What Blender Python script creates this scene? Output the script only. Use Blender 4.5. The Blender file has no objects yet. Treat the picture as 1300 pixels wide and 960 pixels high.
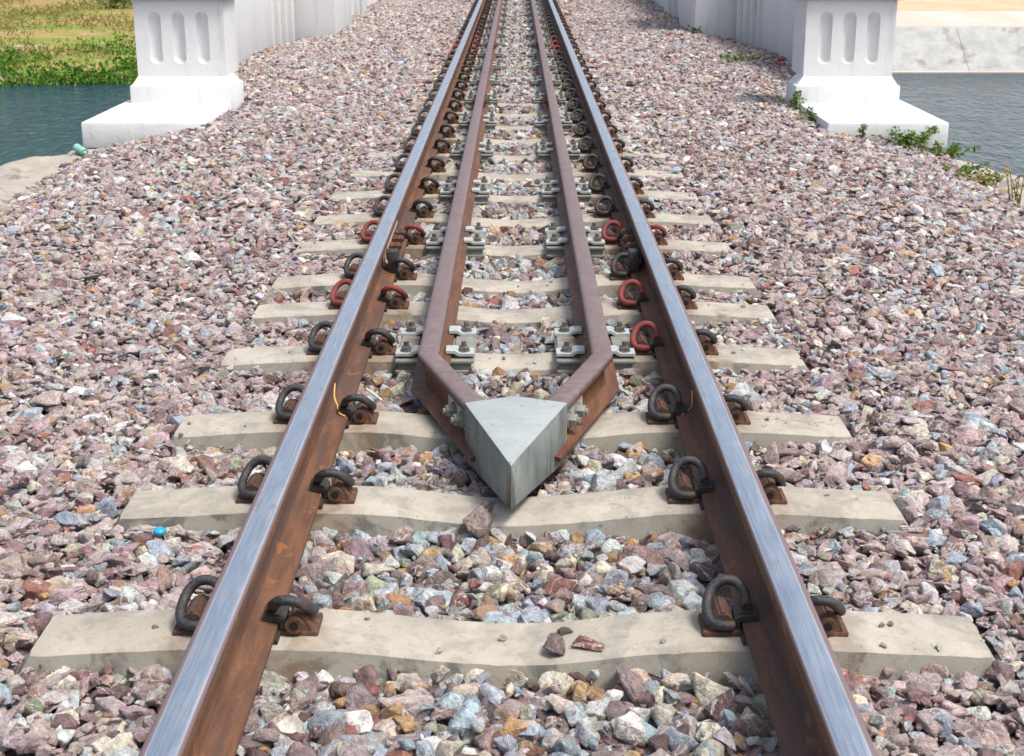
import bpy, bmesh, math, random
import numpy as np
from mathutils import Vector, Matrix, Euler, noise

random.seed(7); rng = np.random.default_rng(7)
S = bpy.context.scene
COL = S.collection
R = math.radians

# ------------------------------------------------------------------ camera, world, sun, exposure
F_PX, PITCH, CAM_H = 1800.0, math.atan(541/1800), 1.219
cd = bpy.data.cameras.new('camera'); cam = bpy.data.objects.new('camera', cd); COL.objects.link(cam)
cd.sensor_fit = 'HORIZONTAL'; cd.sensor_width = 36; cd.lens = 36*F_PX/1300
cd.shift_y = -45/1300                       # the picture area sits above the frame centre
cd.clip_start = 0.05; cd.clip_end = 3000
cam.location = (0.011, 0, CAM_H)
cam.rotation_euler = (R(90)-PITCH, 0, 5.5/1880)
cd.dof.use_dof = True; cd.dof.focus_distance = 4.3; cd.dof.aperture_fstop = 15
S.camera = cam

SUN_EL, SUN_AZ = R(63), R(122)              # azimuth clockwise from +Y: behind the camera, to its right
W = bpy.data.worlds.new('World'); S.world = W; W.use_nodes = True
nt = W.node_tree; nt.nodes.clear()
sky = nt.nodes.new('ShaderNodeTexSky'); sky.sky_type = 'NISHITA'; sky.sun_disc = False
sky.sun_elevation = SUN_EL; sky.sun_rotation = SUN_AZ; sky.dust_density = 4.0; sky.air_density = 1.0; sky.ozone_density = 1.0
bg = nt.nodes.new('ShaderNodeBackground'); bg.inputs['Strength'].default_value = 0.125
wo = nt.nodes.new('ShaderNodeOutputWorld')
hs = nt.nodes.new('ShaderNodeHueSaturation'); hs.inputs['Saturation'].default_value = .78      # thin veil of high cloud
nt.links.new(sky.outputs[0], hs.inputs['Color']); nt.links.new(hs.outputs[0], bg.inputs[0]); nt.links.new(bg.outputs[0], wo.inputs[0])
sl = bpy.data.lights.new('sun', 'SUN'); sl.energy = 2.0; sl.angle = R(15); sl.color = (1, .955, .88)
sun = bpy.data.objects.new('sun', sl); COL.objects.link(sun)
sv = Vector((math.sin(SUN_AZ)*math.cos(SUN_EL), math.cos(SUN_AZ)*math.cos(SUN_EL), math.sin(SUN_EL)))
sun.rotation_euler = sv.to_track_quat('Z', 'Y').to_euler(); sun.location = (3, -4, 8)
S.view_settings.view_transform = 'Standard'; S.view_settings.look = 'None'
S.view_settings.exposure = 0.82; S.view_settings.gamma = 1.0
S.render.engine = 'CYCLES'; S.cycles.max_bounces = 6

# ------------------------------------------------------------------ node helpers
class NT:
    def __init__(s, name):
        s.m = bpy.data.materials.new(name); s.m.use_nodes = True
        s.t = s.m.node_tree; s.t.nodes.clear()
        s.out = s.n('ShaderNodeOutputMaterial'); s.b = s.n('ShaderNodeBsdfPrincipled')
        s.l(s.b.outputs[0], s.out.inputs[0])
        s.tc = s.n('ShaderNodeTexCoord')
    def n(s, t, **k):
        x = s.t.nodes.new(t)
        for a, v in k.items(): setattr(x, a, v)
        return x
    def l(s, a, b): s.t.links.new(a, b)
    def set(s, sock, v):
        if hasattr(v, 'links') or hasattr(v, 'is_linked'): s.l(v, sock)
        else: sock.default_value = v
    def mapped(s, scale=(1,1,1), src='Object'):
        m = s.n('ShaderNodeMapping'); m.inputs['Scale'].default_value = scale
        s.l(s.tc.outputs[src], m.inputs['Vector']); return m.outputs[0]
    def noise(s, scale, detail=4, rough=.55, vec=None, dist=0):
        x = s.n('ShaderNodeTexNoise'); x.inputs['Scale'].default_value = scale
        x.inputs['Detail'].default_value = detail; x.inputs['Roughness'].default_value = rough
        x.inputs['Distortion'].default_value = dist
        s.l(vec if vec is not None else s.tc.outputs['Object'], x.inputs['Vector'])
        return x.outputs['Fac']
    def ramp(s, fac, lo, hi, a=0., b=1.):
        x = s.n('ShaderNodeMapRange'); x.interpolation_type = 'SMOOTHSTEP'
        s.set(x.inputs['Value'], fac)
        for k, v in (('From Min', lo), ('From Max', hi), ('To Min', a), ('To Max', b)): x.inputs[k].default_value = v
        return x.outputs[0]
    def mix(s, f, a, b, mode='MIX'):
        x = s.n('ShaderNodeMix', data_type='RGBA', blend_type=mode)
        s.set(x.inputs[0], f)
        for i, v in ((6, a), (7, b)):
            if isinstance(v, tuple): x.inputs[i].default_value = (*v, 1) if len(v) == 3 else v
            else: s.l(v, x.inputs[i])
        return x.outputs[2]
    def math(s, op, a, b=0.):
        x = s.n('ShaderNodeMath', operation=op); s.set(x.inputs[0], a); s.set(x.inputs[1], b); return x.outputs[0]
    def sep(s, src='Object'):
        x = s.n('ShaderNodeSeparateXYZ'); s.l(s.tc.outputs[src], x.inputs[0]); return x.outputs
    def bump(s, h, strength=.4, dist=.01):
        x = s.n('ShaderNodeBump'); x.inputs['Strength'].default_value = strength; x.inputs['Distance'].default_value = dist
        s.l(h, x.inputs['Height']); s.l(x.outputs[0], s.b.inputs['Normal'])
    def fin(s, col, rough=.8, metal=0., spec=None):
        s.set(s.b.inputs['Base Color'], (*col, 1) if isinstance(col, tuple) else col)
        s.set(s.b.inputs['Roughness'], rough); s.set(s.b.inputs['Metallic'], metal)
        if spec is not None: s.b.inputs['Specular IOR Level'].default_value = spec
        return s.m

def m_stone():
    n = NT('stone'); a = n.n('ShaderNodeAttribute', attribute_type='INSTANCER', attribute_name='stone_col')
    oi = n.n('ShaderNodeObjectInfo'); rnd = oi.outputs['Random']
    off = n.n('ShaderNodeVectorMath', operation='ADD')
    n.l(n.tc.outputs['Object'], off.inputs[0])
    cmb = n.n('ShaderNodeCombineXYZ'); k = n.math('MULTIPLY', rnd, 57.)
    for i in range(3): n.l(k, cmb.inputs[i])
    n.l(cmb.outputs[0], off.inputs[1]); v = off.outputs[0]
    n1 = n.noise(3.2, 6, .68, v); n2 = n.noise(11, 4, .7, v)
    f = n.ramp(n1, .28, .72, .62, 1.42); f2 = n.ramp(n2, .3, .7, .78, 1.2)
    fm = n.math('MULTIPLY', f, f2)
    cc = n.n('ShaderNodeCombineXYZ')
    for i in range(3): n.l(fm, cc.inputs[i])
    c = n.mix(1., a.outputs['Color'], cc.outputs[0], 'MULTIPLY')
    r7 = n.math('FRACT', n.math('MULTIPLY', rnd, 7.13)); r13 = n.math('FRACT', n.math('MULTIPLY', rnd, 13.7))
    st = n.math('MULTIPLY', n.ramp(n.noise(1.7, 4, .6, v, .6), .52, .64), n.math('MULTIPLY', n.math('GREATER_THAN', r7, .72), .62))
    c = n.mix(st, c, (.40, .215, .09))
    ve = n.math('ABSOLUTE', n.math('SUBTRACT', n.noise(1.5, 3, .5, v, 1.2), .5))
    vm = n.math('MULTIPLY', n.ramp(ve, .006, .035, 1, 0), n.math('MULTIPLY', n.math('GREATER_THAN', r13, .6), .7))
    c = n.mix(vm, c, (.62, .60, .57))
    dk = n.math('MULTIPLY', n.ramp(n.noise(4.5, 5, .7, v), .60, .70), .55)
    c = n.mix(dk, c, (.10, .085, .085))
    n.bump(n.math('ADD', n2, n.math('MULTIPLY', n1, 1.4)), .55, .06)
    return n.fin(c, .86, 0, .3)

def m_rust(name, a, b, c, stretch=(1, .12, 1), rough=.82, metal=.0, spec=.3, sc=1.):
    n = NT(name); v = n.mapped(stretch)
    n1 = n.noise(38*sc, 6, .65, v); n2 = n.noise(9*sc, 5, .65, v, .4); n3 = n.noise(160*sc, 3, .6)
    col = n.mix(n.ramp(n1, .35, .65), a, b)
    col = n.mix(n.math('MULTIPLY', n.ramp(n2, .5, .68), .85), col, c)
    col = n.mix(n.math('MULTIPLY', n.ramp(n3, .55, .72), .35), col, tuple(x*.45 for x in a))
    n.bump(n.math('ADD', n1, n3), .35, .004)
    return n.fin(col, rough, metal, spec)

def m_rail():
    """rusted sides, dull shoulder, wheel-polished running band on the head"""
    n = NT('rail_steel'); v = n.mapped((1, .12, 1))
    n1 = n.noise(38, 6, .65, v); n2 = n.noise(9, 5, .65, v, .4); n3 = n.noise(170, 3, .6)
    rust = n.mix(n.ramp(n1, .35, .65), (.082, .040, .026), (.145, .068, .036))
    rust = n.mix(n.math('MULTIPLY', n.ramp(n2, .46, .6), .75), rust, (.075, .048, .042))
    rust = n.mix(n.math('MULTIPLY', n.ramp(n.noise(26, 4, .6, n.mapped((1, .5, 1))), .60, .68), .7), rust, (.24, .10, .034))
    rust = n.mix(n.math('MULTIPLY', n.ramp(n3, .6, .72), .5), rust, (.29, .11, .03))
    xyz = n.sep(); geo = n.n('ShaderNodeNewGeometry'); sx = n.n('ShaderNodeSeparateXYZ'); n.l(geo.outputs['Normal'], sx.inputs[0])
    w = n.noise(4, 3, .5, n.mapped((1, .3, 1)))
    x = n.math('ADD', xyz[0], n.math('MULTIPLY', n.math('SUBTRACT', w, .5), .006))
    band = n.math('MULTIPLY', n.ramp(x, -.0215, -.0165), n.ramp(x, .0255, .0305, 1, 0))   # +x is the gauge side
    top = n.math('GREATER_THAN', xyz[2], -.0062)
    band = n.math('MULTIPLY', band, top)
    shoulder = n.math('MULTIPLY', n.ramp(xyz[2], -.0125, -.0085), 1.)
    base = n.mix(shoulder, rust, (.155, .115, .125))
    streak = n.noise(300, 3, .6, n.mapped((1, .02, 1))); blot = n.noise(22, 4, .6, n.mapped((1, .35, 1)))
    pol = n.mix(n.ramp(streak, .35, .65), (.55, .575, .60), (.72, .74, .755))
    pol = n.mix(n.math('MULTIPLY', n.ramp(blot, .56, .74), .5), pol, (.33, .34, .37))
    col = n.mix(band, base, pol)
    n.set(n.b.inputs['Metallic'], n.math('MULTIPLY', band, .95))
    rough = n.n('ShaderNodeMix', data_type='FLOAT'); n.l(band, rough.inputs[0]); rough.inputs[2].default_value = .72
    n.l(n.ramp(blot, .3, .7, .26, .42), rough.inputs[3])
    n.bump(n.math('ADD', n1, n3), .12, .003)
    n.l(col, n.b.inputs['Base Color']); n.l(rough.outputs[0], n.b.inputs['Roughness'])
    n.b.inputs['Specular IOR Level'].default_value = .35
    return n.m

def m_guard():
    n = NT('guard_rail_steel'); v = n.mapped((1, .12, 1))
    n1 = n.noise(38, 6, .65, v); n2 = n.noise(8, 5, .65, v, .4); n3 = n.noise(170, 3, .6)
    rust = n.mix(n.ramp(n1, .35, .65), (.10, .043, .025), (.175, .078, .038))
    rust = n.mix(n.math('MULTIPLY', n.ramp(n2, .5, .68), .8), rust, (.095, .058, .05))
    rust = n.mix(n.math('MULTIPLY', n.ramp(n3, .6, .72), .5), rust, (.30, .12, .035))
    z = n.sep()[2]
    t1 = n.noise(60, 5, .65, n.mapped((.5, 1, 1))); t2 = n.noise(7, 4, .6)
    topc = n.mix(n.ramp(t1, .35, .65), (.145, .105, .102), (.20, .152, .152))
    topc = n.mix(n.math('MULTIPLY', n.ramp(t2, .5, .7), .6), topc, (.15, .09, .08))
    topc = n.mix(n.math('MULTIPLY', n.ramp(n3, .6, .74), .3), topc, (.28, .21, .20))
    col = n.mix(n.ramp(z, -.052, -.046), rust, topc)
    n.bump(n.math('ADD', t1, n3), .22, .004)
    return n.fin(col, n.ramp(t1, .3, .7, .5, .72), .15, .4)

def m_concrete(name, a, b, stain, amount=.6, scale=1., rough=.9):
    n = NT(name)
    n1 = n.noise(6*scale, 7, .68); n2 = n.noise(90*scale, 4, .65); n3 = n.noise(3.2*scale, 5, .62, n.mapped((1, 1, .45)), .3)
    n4 = n.noise(28*scale, 4, .6)
    c = n.mix(n.ramp(n1, .3, .7), a, b)
    c = n.mix(n.math('MULTIPLY', n.ramp(n3, .56, .70), amount), c, stain)
    c = n.mix(n.math('MULTIPLY', n.ramp(n4, .66, .72), .45*min(1, amount*1.3)), c, tuple(x*.45 for x in stain))
    c = n.mix(n.math('MULTIPLY', n.ramp(n2, .6, .75), .3), c, tuple(x*.6 for x in a))
    n.bump(n.math('ADD', n2, n.math('MULTIPLY', n1, .6)), .25, .006)
    return n.fin(c, rough, 0, .3)

def m_sleeper():
    n = NT('sleeper_concrete')
    oi = n.n('ShaderNodeObjectInfo'); off = n.n('ShaderNodeVectorMath', operation='ADD')
    cmb = n.n('ShaderNodeCombineXYZ'); k = n.math('MULTIPLY', oi.outputs['Random'], 31.)
    for i in range(3): n.l(k, cmb.inputs[i])
    n.l(n.tc.outputs['Object'], off.inputs[0]); n.l(cmb.outputs[0], off.inputs[1]); v = off.outputs[0]
    n1 = n.noise(5, 7, .68, v); n2 = n.noise(130, 4, .7, v); n3 = n.noise(7, 5, .65, v, .5); n4 = n.noise(22, 4, .6, v)
    c = n.mix(n.ramp(n1, .3, .7), (.32, .29, .24), (.43, .395, .335))
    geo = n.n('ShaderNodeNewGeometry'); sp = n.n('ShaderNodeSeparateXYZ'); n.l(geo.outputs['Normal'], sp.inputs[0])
    side = n.ramp(sp.outputs[2], .55, .8, 1, 0)       # sides: greyer, darker, more stained; top: beige
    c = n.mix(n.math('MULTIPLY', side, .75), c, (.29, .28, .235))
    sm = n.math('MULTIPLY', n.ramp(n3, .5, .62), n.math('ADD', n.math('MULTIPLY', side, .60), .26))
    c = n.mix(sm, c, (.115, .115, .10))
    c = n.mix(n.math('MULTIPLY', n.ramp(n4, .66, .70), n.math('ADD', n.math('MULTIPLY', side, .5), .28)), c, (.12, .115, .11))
    x = n.sep()[0]; d = n.math('ABSOLUTE', n.math('SUBTRACT', n.math('ABSOLUTE', x), .533))
    rs = n.math('MULTIPLY', n.math('MULTIPLY', n.ramp(d, .10, .19, 1, 0), n.ramp(n3, .35, .6)), .75)   # rust washed off the rail
    c = n.mix(rs, c, (.20, .125, .075))
    c = n.mix(n.math('MULTIPLY', n.ramp(n2, .55, .75), .4), c, (.22, .195, .16))
    c = n.mix(n.math('MULTIPLY', n.ramp(n.noise(14, 5, .65, v, .8), .50, .64), .5), c, (.235, .225, .195))
    c = n.mix(n.math('MULTIPLY', n.ramp(n.noise(75, 3, .6, v), .66, .70), .6), c, (.10, .095, .08))
    n.bump(n.math('ADD', n2, n.math('MULTIPLY', n1, .8)), .3, .005)
    return n.fin(c, .9, 0, .3)

def m_block():
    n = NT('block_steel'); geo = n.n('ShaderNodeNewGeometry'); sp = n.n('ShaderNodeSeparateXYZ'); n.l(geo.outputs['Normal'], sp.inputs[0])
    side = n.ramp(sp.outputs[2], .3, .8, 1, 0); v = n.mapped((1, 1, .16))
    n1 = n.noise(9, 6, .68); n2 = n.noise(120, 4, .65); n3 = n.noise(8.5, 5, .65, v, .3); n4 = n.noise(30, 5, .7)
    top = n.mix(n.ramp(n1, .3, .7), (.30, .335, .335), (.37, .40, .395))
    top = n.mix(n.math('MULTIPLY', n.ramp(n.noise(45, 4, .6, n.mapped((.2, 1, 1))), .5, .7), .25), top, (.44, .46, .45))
    sd = n.mix(n.ramp(n1, .3, .7), (.155, .185, .18), (.25, .275, .255))        # flanks: shade painted in as a darker tone, plus weathered streaks
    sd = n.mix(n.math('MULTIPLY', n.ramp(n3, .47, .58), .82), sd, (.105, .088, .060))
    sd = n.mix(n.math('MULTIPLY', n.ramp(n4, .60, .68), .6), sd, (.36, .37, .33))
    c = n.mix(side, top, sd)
    c = n.mix(n.math('MULTIPLY', n.ramp(n.noise(24, 5, .7), .60, .68), .5), c, (.13, .085, .05))
    n.bump(n.math('ADD', n2, n1), .25, .005)
    return n.fin(c, .62, .1, .4)

def m_paint_white():
    n = NT('whitewash'); n1 = n.noise(1.6, 6, .62, n.mapped((1, 1, .35))); n2 = n.noise(40, 5, .65); n3 = n.noise(6, 6, .7)
    c = n.mix(n.ramp(n1, .35, .7), (.68, .68, .67), (.62, .625, .62))
    c = n.mix(n.math('MULTIPLY', n.ramp(n3, .56, .74), .4), c, (.50, .485, .45))
    c = n.mix(n.math('MULTIPLY', n.ramp(n.noise(11, 5, .65, n.mapped((1, 1, .12))), .55, .70), .42), c, (.47, .455, .42))
    c = n.mix(n.math('MULTIPLY', n.ramp(n.noise(2.4, 2, .4, n.mapped((.4, .4, 1.6))), .48, .52), .12), c, (.50, .54, .60))
    c = n.mix(n.math('MULTIPLY', n.ramp(n.noise(55, 4, .7), .66, .72), .35), c, (.38, .35, .31))
    c = n.mix(n.math('MULTIPLY', n.ramp(n.noise(17, 3, .5), .70, .76), .4), c, (.42, .39, .35))
    n.bump(n.math('ADD', n2, n.math('MULTIPLY', n3, 2.)), .22, .012)
    return n.fin(c, .85, 0, .3)

def m_water():
    n = NT('river_water'); v = n.mapped((1, .4, 1))
    w = n.math('ADD', n.noise(4.6, 4, .6, v, .6), n.math('MULTIPLY', n.noise(.7, 2, .5), .8))
    x = n.n('ShaderNodeBump'); x.inputs['Strength'].default_value = 1.; x.inputs['Distance'].default_value = .22
    n.l(w, x.inputs['Height']); n.l(x.outputs[0], n.b.inputs['Normal'])
    n.b.inputs['IOR'].default_value = 1.33
    return n.fin((.016, .050, .068), .07, 0, .5)

def m_plain(name, c, rough=.6, metal=0., var=.3, scale=40, spec=.4):
    n = NT(name); k = n.noise(scale, 5, .65)
    col = n.mix(n.ramp(k, .3, .7), tuple(x*(1-var) for x in c), tuple(min(1, x*(1+var)) for x in c))
    n.bump(k, .2, .004)
    return n.fin(col, rough, metal, spec)

def m_leaf(name, pal):
    n = NT(name); geo = n.n('ShaderNodeNewGeometry')
    cr = n.n('ShaderNodeValToRGB'); cr.color_ramp.interpolation = 'LINEAR'
    while len(cr.color_ramp.elements) < len(pal): cr.color_ramp.elements.new(.5)
    for i, c in enumerate(pal):
        e = cr.color_ramp.elements[i]; e.position = i/(len(pal)-1); e.color = (*c, 1)
    n.l(geo.outputs['Random Per Island'], cr.inputs[0])
    tr = n.n('ShaderNodeBsdfTranslucent'); n.l(cr.outputs[0], tr.inputs[0])
    ms = n.n('ShaderNodeMixShader'); ms.inputs[0].default_value = .3
    n.fin(cr.outputs[0], .55, 0, .3); n.l(n.b.outputs[0], ms.inputs[1]); n.l(tr.outputs[0], ms.inputs[2]); n.l(ms.outputs[0], n.out.inputs[0])
    return n.m

def m_bank(name, dry, green, sand, g0, s0, sc):
    n = NT(name); v = n.mapped((1, 2.2, 1))
    a = n.noise(.16*sc, 6, .65, v); b = n.noise(.33*sc, 6, .65, v, .5); c = n.noise(5*sc, 4, .7)
    col = n.mix(n.ramp(a, g0, g0+.1), dry, green)
    col = n.mix(n.ramp(b, s0, s0+.07), col, sand)
    col = n.mix(n.math('MULTIPLY', n.ramp(c, .45, .7), .45), col, tuple(x*.55 for x in dry))
    n.bump(c, .6, .1)
    return n.fin(col, .95, 0, .2)

def m_bed():
    n = NT('ballast_fines'); v = n.n('ShaderNodeTexVoronoi'); v.inputs['Scale'].default_value = 55
    n.l(n.tc.outputs['Object'], v.inputs['Vector'])
    c = n.mix(n.ramp(n.noise(30, 4, .6), .35, .65), (.13, .10, .095), (.22, .175, .165))
    n.bump(v.outputs['Distance'], .8, .02)
    return n.fin(c, .95, 0, .2)

M = dict(
    stone=m_stone(), rail=m_rail(), guard=m_guard(), sleeper=m_sleeper(), white=m_paint_white(), water=m_water(), bed=m_bed(),
    clip=m_rust('clip_black_steel', (.026, .027, .031), (.060, .062, .066), (.135, .070, .038), (1, 1, 1), .55, .2, .4, 3.5),
    clip_red=m_rust('clip_red_steel', (.18, .034, .034), (.23, .058, .052), (.085, .052, .044), (1, 1, 1), .7, 0, .3, 4.),
    iron=m_rust('cast_iron_rust', (.070, .042, .034), (.105, .058, .040), (.19, .085, .036), (1, 1, 1), .85, 0, .3, 3.),
    dark=m_plain('dark_hollow', (.012, .010, .010), .9),  # near-black standing in for shade inside the clip sockets
    pad=m_plain('black_nylon', (.035, .032, .028), .55),
    galv=m_plain('galvanised_plate', (.42, .455, .45), .5, .1, .14, 30),
    plate=m_rust('chair_steel', (.20, .205, .18), (.27, .27, .24), (.17, .12, .08), (1, 1, 1), .7, .1),
    nut=m_plain('bolt_steel', (.17, .165, .15), .45, .5, .3, 90),
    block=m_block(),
    paleplate=m_rust('pale_fishplate', (.42, .36, .30), (.50, .44, .37), (.25, .13, .07), (1, .4, 1), .8),
    stonekerb=m_concrete('kerb_concrete', (.29, .265, .225), (.38, .345, .29), (.14, .125, .10), .8, 1.1),
    apron=m_concrete('apron_concrete', (.31, .315, .30), (.42, .42, .405), (.20, .19, .17), .95, .32),
    apron2=m_concrete('apron_band', (.46, .40, .34), (.52, .47, .42), (.35, .32, .28), .5, .10),
    sand=m_bank('bank_sand', (.58, .40, .26), (.64, .46, .31), (.50, .33, .20), .45, .55, 1.6),
    grass=m_bank('bank_grass', (.34, .235, .095), (.18, .24, .045), (.48, .36, .26), .455, .575, 1.2),
    leaf=m_leaf('leaf_green', [(.045, .10, .018), (.09, .19, .028), (.16, .28, .04), (.24, .35, .07)]),
    leafw=m_leaf('leaf_waterside', [(.03, .085, .012), (.07, .17, .018), (.13, .28, .025), (.22, .38, .05)]),
    leafd=m_leaf('leaf_dark', [(.025, .055, .02), (.05, .10, .03), (.09, .15, .04)]),
    blade=m_leaf('blade_mixed', [(.12, .20, .04), (.26, .26, .06), (.42, .29, .10), (.16, .24, .045), (.38, .24, .11)]),
    dry=m_leaf('blade_dry', [(.40, .30, .10), (.50, .38, .16), (.30, .28, .08)]),
    stem=m_plain('stem', (.12, .10, .04), .8),
    bottle=m_plain('green_plastic', (.22, .46, .36), .25, 0, .1), blue=m_plain('blue_plastic', (.02, .30, .52), .35, 0, .1),
    red=m_plain('red_plastic', (.60, .02, .03), .35, 0, .1), cream=m_plain('cream_paper', (.68, .64, .55), .7, 0, .1),
    yellow=m_plain('yellow_paint', (.62, .40, .14), .7, 0, .2), pebble=m_plain('cornice_soffit', (.42, .36, .31), .9, 0, .2),  # last colour imitates the shadow below the pillar caps
)

# ------------------------------------------------------------------ mesh helpers
class MB:
    def __init__(s): s.v = []; s.f = []
    def add(s, vs, fs):
        o = len(s.v); s.v += [tuple(p) for p in vs]; s.f += [tuple(i+o for i in f) for f in fs]; return s
    def box(s, x0, x1, y0, y1, z0, z1, ch=0.):
        if ch <= 0:
            vs = [(x, y, z) for z in (z0, z1) for y in (y0, y1) for x in (x0, x1)]
            return s.add(vs, [(0,2,3,1),(4,5,7,6),(0,1,5,4),(2,6,7,3),(0,4,6,2),(1,3,7,5)])
        bm = bmesh.new(); bmesh.ops.create_cube(bm, size=1)
        bmesh.ops.scale(bm, vec=(x1-x0, y1-y0, z1-z0), verts=bm.verts)
        bmesh.ops.translate(bm, vec=((x0+x1)/2, (y0+y1)/2, (z0+z1)/2), verts=bm.verts)
        bmesh.ops.bevel(bm, geom=bm.edges[:], offset=ch, segments=2, affect='EDGES', profile=.5)
        return s.bm(bm)
    def bm(s, bm, mat=None):
        bm.verts.index_update()
        s.add([(mat @ v.co) if mat else v.co for v in bm.verts], [[v.index for v in f.verts] for f in bm.faces]); bm.free(); return s
    def prism(s, poly, axis, a, b):
        """poly: 2D points; axis 'x','y','z' is the extrusion axis"""
        def P(p, t): return {'x': (t, p[0], p[1]), 'y': (p[0], t, p[1]), 'z': (p[0], p[1], t)}[axis]
        n = len(poly)
        return s.add([P(p, a) for p in poly]+[P(p, b) for p in poly],
                     [tuple(range(n)), tuple(range(2*n-1, n-1, -1))]+[(i, i+n, (i+1) % n+n, (i+1) % n) for i in range(n)])
    def tube(s, path, r, seg=10, sub=4, cap=True, flat=1.):
        P = [Vector(p) for p in path]
        if sub > 1 and len(P) > 2:
            Q = []
            for i in range(len(P)-1):
                p0, p1, p2, p3 = P[max(i-1,0)], P[i], P[i+1], P[min(i+2,len(P)-1)]
                for k in range(sub):
                    t = k/sub
                    Q.append(.5*((2*p1)+(p2-p0)*t+(2*p0-5*p1+4*p2-p3)*t*t+(3*p1-p0-3*p2+p3)*t**3))
            P = Q+[P[-1]]
        rr = r if isinstance(r, (list, tuple)) else [r]*len(P)
        if len(rr) != len(P): rr = [rr[0]+(rr[-1]-rr[0])*i/(len(P)-1) for i in range(len(P))]
        T = [(P[min(i+1,len(P)-1)]-P[max(i-1,0)]).normalized() for i in range(len(P))]
        u = T[0].orthogonal().normalized(); vs = []; fs = []
        for i, p in enumerate(P):
            u = (u-T[i]*u.dot(T[i])).normalized(); w = T[i].cross(u)
            for k in range(seg):
                a = 2*math.pi*k/seg; vs.append(p+(u*math.cos(a)+w*math.sin(a))*rr[i])
        for i in range(len(P)-1):
            for k in range(seg):
                a, b = i*seg+k, i*seg+(k+1) % seg; fs.append((a, b, b+seg, a+seg))
        if cap: fs += [tuple(range(seg-1, -1, -1)), tuple(range((len(P)-1)*seg, len(P)*seg))]
        return s.add(vs, fs)
    def sweep(s, prof, path):
        """closed profile (offset, z) along a flat polyline with mitred corners"""
        P = [Vector((p[0], p[1], 0)) for p in path]; n = len(prof); vs = []; fs = []
        for i, p in enumerate(P):
            d0 = (P[i]-P[i-1]).normalized() if i else (P[1]-P[0]).normalized()
            d1 = (P[i+1]-P[i]).normalized() if i < len(P)-1 else d0
            n0 = Vector((d0.y, -d0.x, 0)); n1 = Vector((d1.y, -d1.x, 0)); m = (n0+n1).normalized(); k = 1/max(.3, m.dot(n0))
            for (o, z) in prof: vs.append(p+m*o*k+Vector((0, 0, z)))
        for i in range(len(P)-1):
            for k in range(n):
                a, b = i*n+k, i*n+(k+1) % n; fs.append((a, b, b+n, a+n))
        fs += [tuple(range(n-1, -1, -1)), tuple(range((len(P)-1)*n, len(P)*n))]
        return s.add(vs, fs)
    def hexa(s, c, r, axis, h):
        a = Vector(axis).normalized(); u = a.orthogonal().normalized(); w = a.cross(u); c = Vector(c)
        vs = []
        for t, rr in ((0, r), (h*.8, r), (h, r*.85)):
            for k in range(6):
                g = math.pi*k/3; vs.append(c+a*t+(u*math.cos(g)+w*math.sin(g))*rr)
        fs = [(5,4,3,2,1,0), (12,13,14,15,16,17)]+[(i*6+k, i*6+(k+1) % 6, i*6+6+(k+1) % 6, i*6+6+k) for i in (0,1) for k in range(6)]
        return s.add(vs, fs)
    def mesh(s, name, m, smooth=None):
        me = bpy.data.meshes.new(name); me.from_pydata(s.v, [], s.f)
        bm = bmesh.new(); bm.from_mesh(me); bmesh.ops.recalc_face_normals(bm, faces=bm.faces); bm.to_mesh(me); bm.free()
        me.materials.append(m); 
        if smooth is not None:
            me.shade_smooth(); me.set_sharp_from_angle(angle=R(smooth))
        me.update(); return me
    def build(s, name, m, parent=None, loc=(0,0,0), smooth=None):
        o = bpy.data.objects.new(name, s.mesh(name, m, smooth)); COL.objects.link(o); o.location = loc
        if parent: o.parent = parent
        return o

def tag(o, label=None, cat=None, group=None, kind=None):
    for k, v in (('label', label), ('category', cat), ('group', group), ('kind', kind)):
        if v: o[k] = v
    return o
def thing(name, label, cat, loc=(0,0,0), rz=0, group=None):
    o = bpy.data.objects.new(name, None); o.empty_display_size = .05; COL.objects.link(o)
    o.location = loc; o.rotation_euler = (0, 0, rz); return tag(o, label, cat, group)
def copy_tree(o, parent=None):
    c = o.copy(); COL.objects.link(c)
    if parent: c.parent = parent
    for ch in list(o.children): copy_tree(ch, c)
    return c
def leaves_mesh(pts, size, up=.3, aspect=.45, seed=1, dirs=None):
    """one bent leaf (two quads) per point"""
    g = np.random.default_rng(seed); mb = MB()
    for i, p in enumerate(pts):
        sz = size*g.uniform(.6, 1.35)
        d = Vector(g.normal(size=3)) if dirs is None else Vector(dirs[i])+Vector(g.normal(size=3))*.35
        d.z += up; d.normalize(); w = d.cross(Vector(g.normal(size=3))).normalized(); nn = d.cross(w)
        p = Vector(p); a = p-d*sz*.5; b = p+nn*sz*.12; c = p+d*sz*.5
        mb.add([a, b-w*sz*aspect*.5, b+w*sz*aspect*.5, c], [(0, 1, 3), (0, 3, 2)])
    return mb

ONES = ['', 'first', 'second', 'third', 'fourth', 'fifth', 'sixth', 'seventh', 'eighth', 'ninth', 'tenth', 'eleventh', 'twelfth', 'thirteenth',
        'fourteenth', 'fifteenth', 'sixteenth', 'seventeenth', 'eighteenth', 'nineteenth']
def ordinal(k):
    if k < 20: return ONES[k]
    t, o = divmod(k, 10); w = {2: 'twent', 3: 'thirt', 4: 'fort'}[t]
    return w+'ieth' if o == 0 else w+'y-'+ONES[o]

# ------------------------------------------------------------------ setting: water, banks, embankment
WZ = -4.0
tag(MB().add([(-900, -60, WZ), (900, -60, WZ), (900, 75, WZ), (-900, 75, WZ)], [(0,1,2,3)]).build('river', M['water']), kind='structure')
tag(MB().add([(-1500, -300, WZ-1.5), (1500, -300, WZ-1.5), (1500, 2000, WZ-1.5), (-1500, 2000, WZ-1.5)], [(0,1,2,3)]).build('riverbed', M['sand']), kind='structure')

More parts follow.
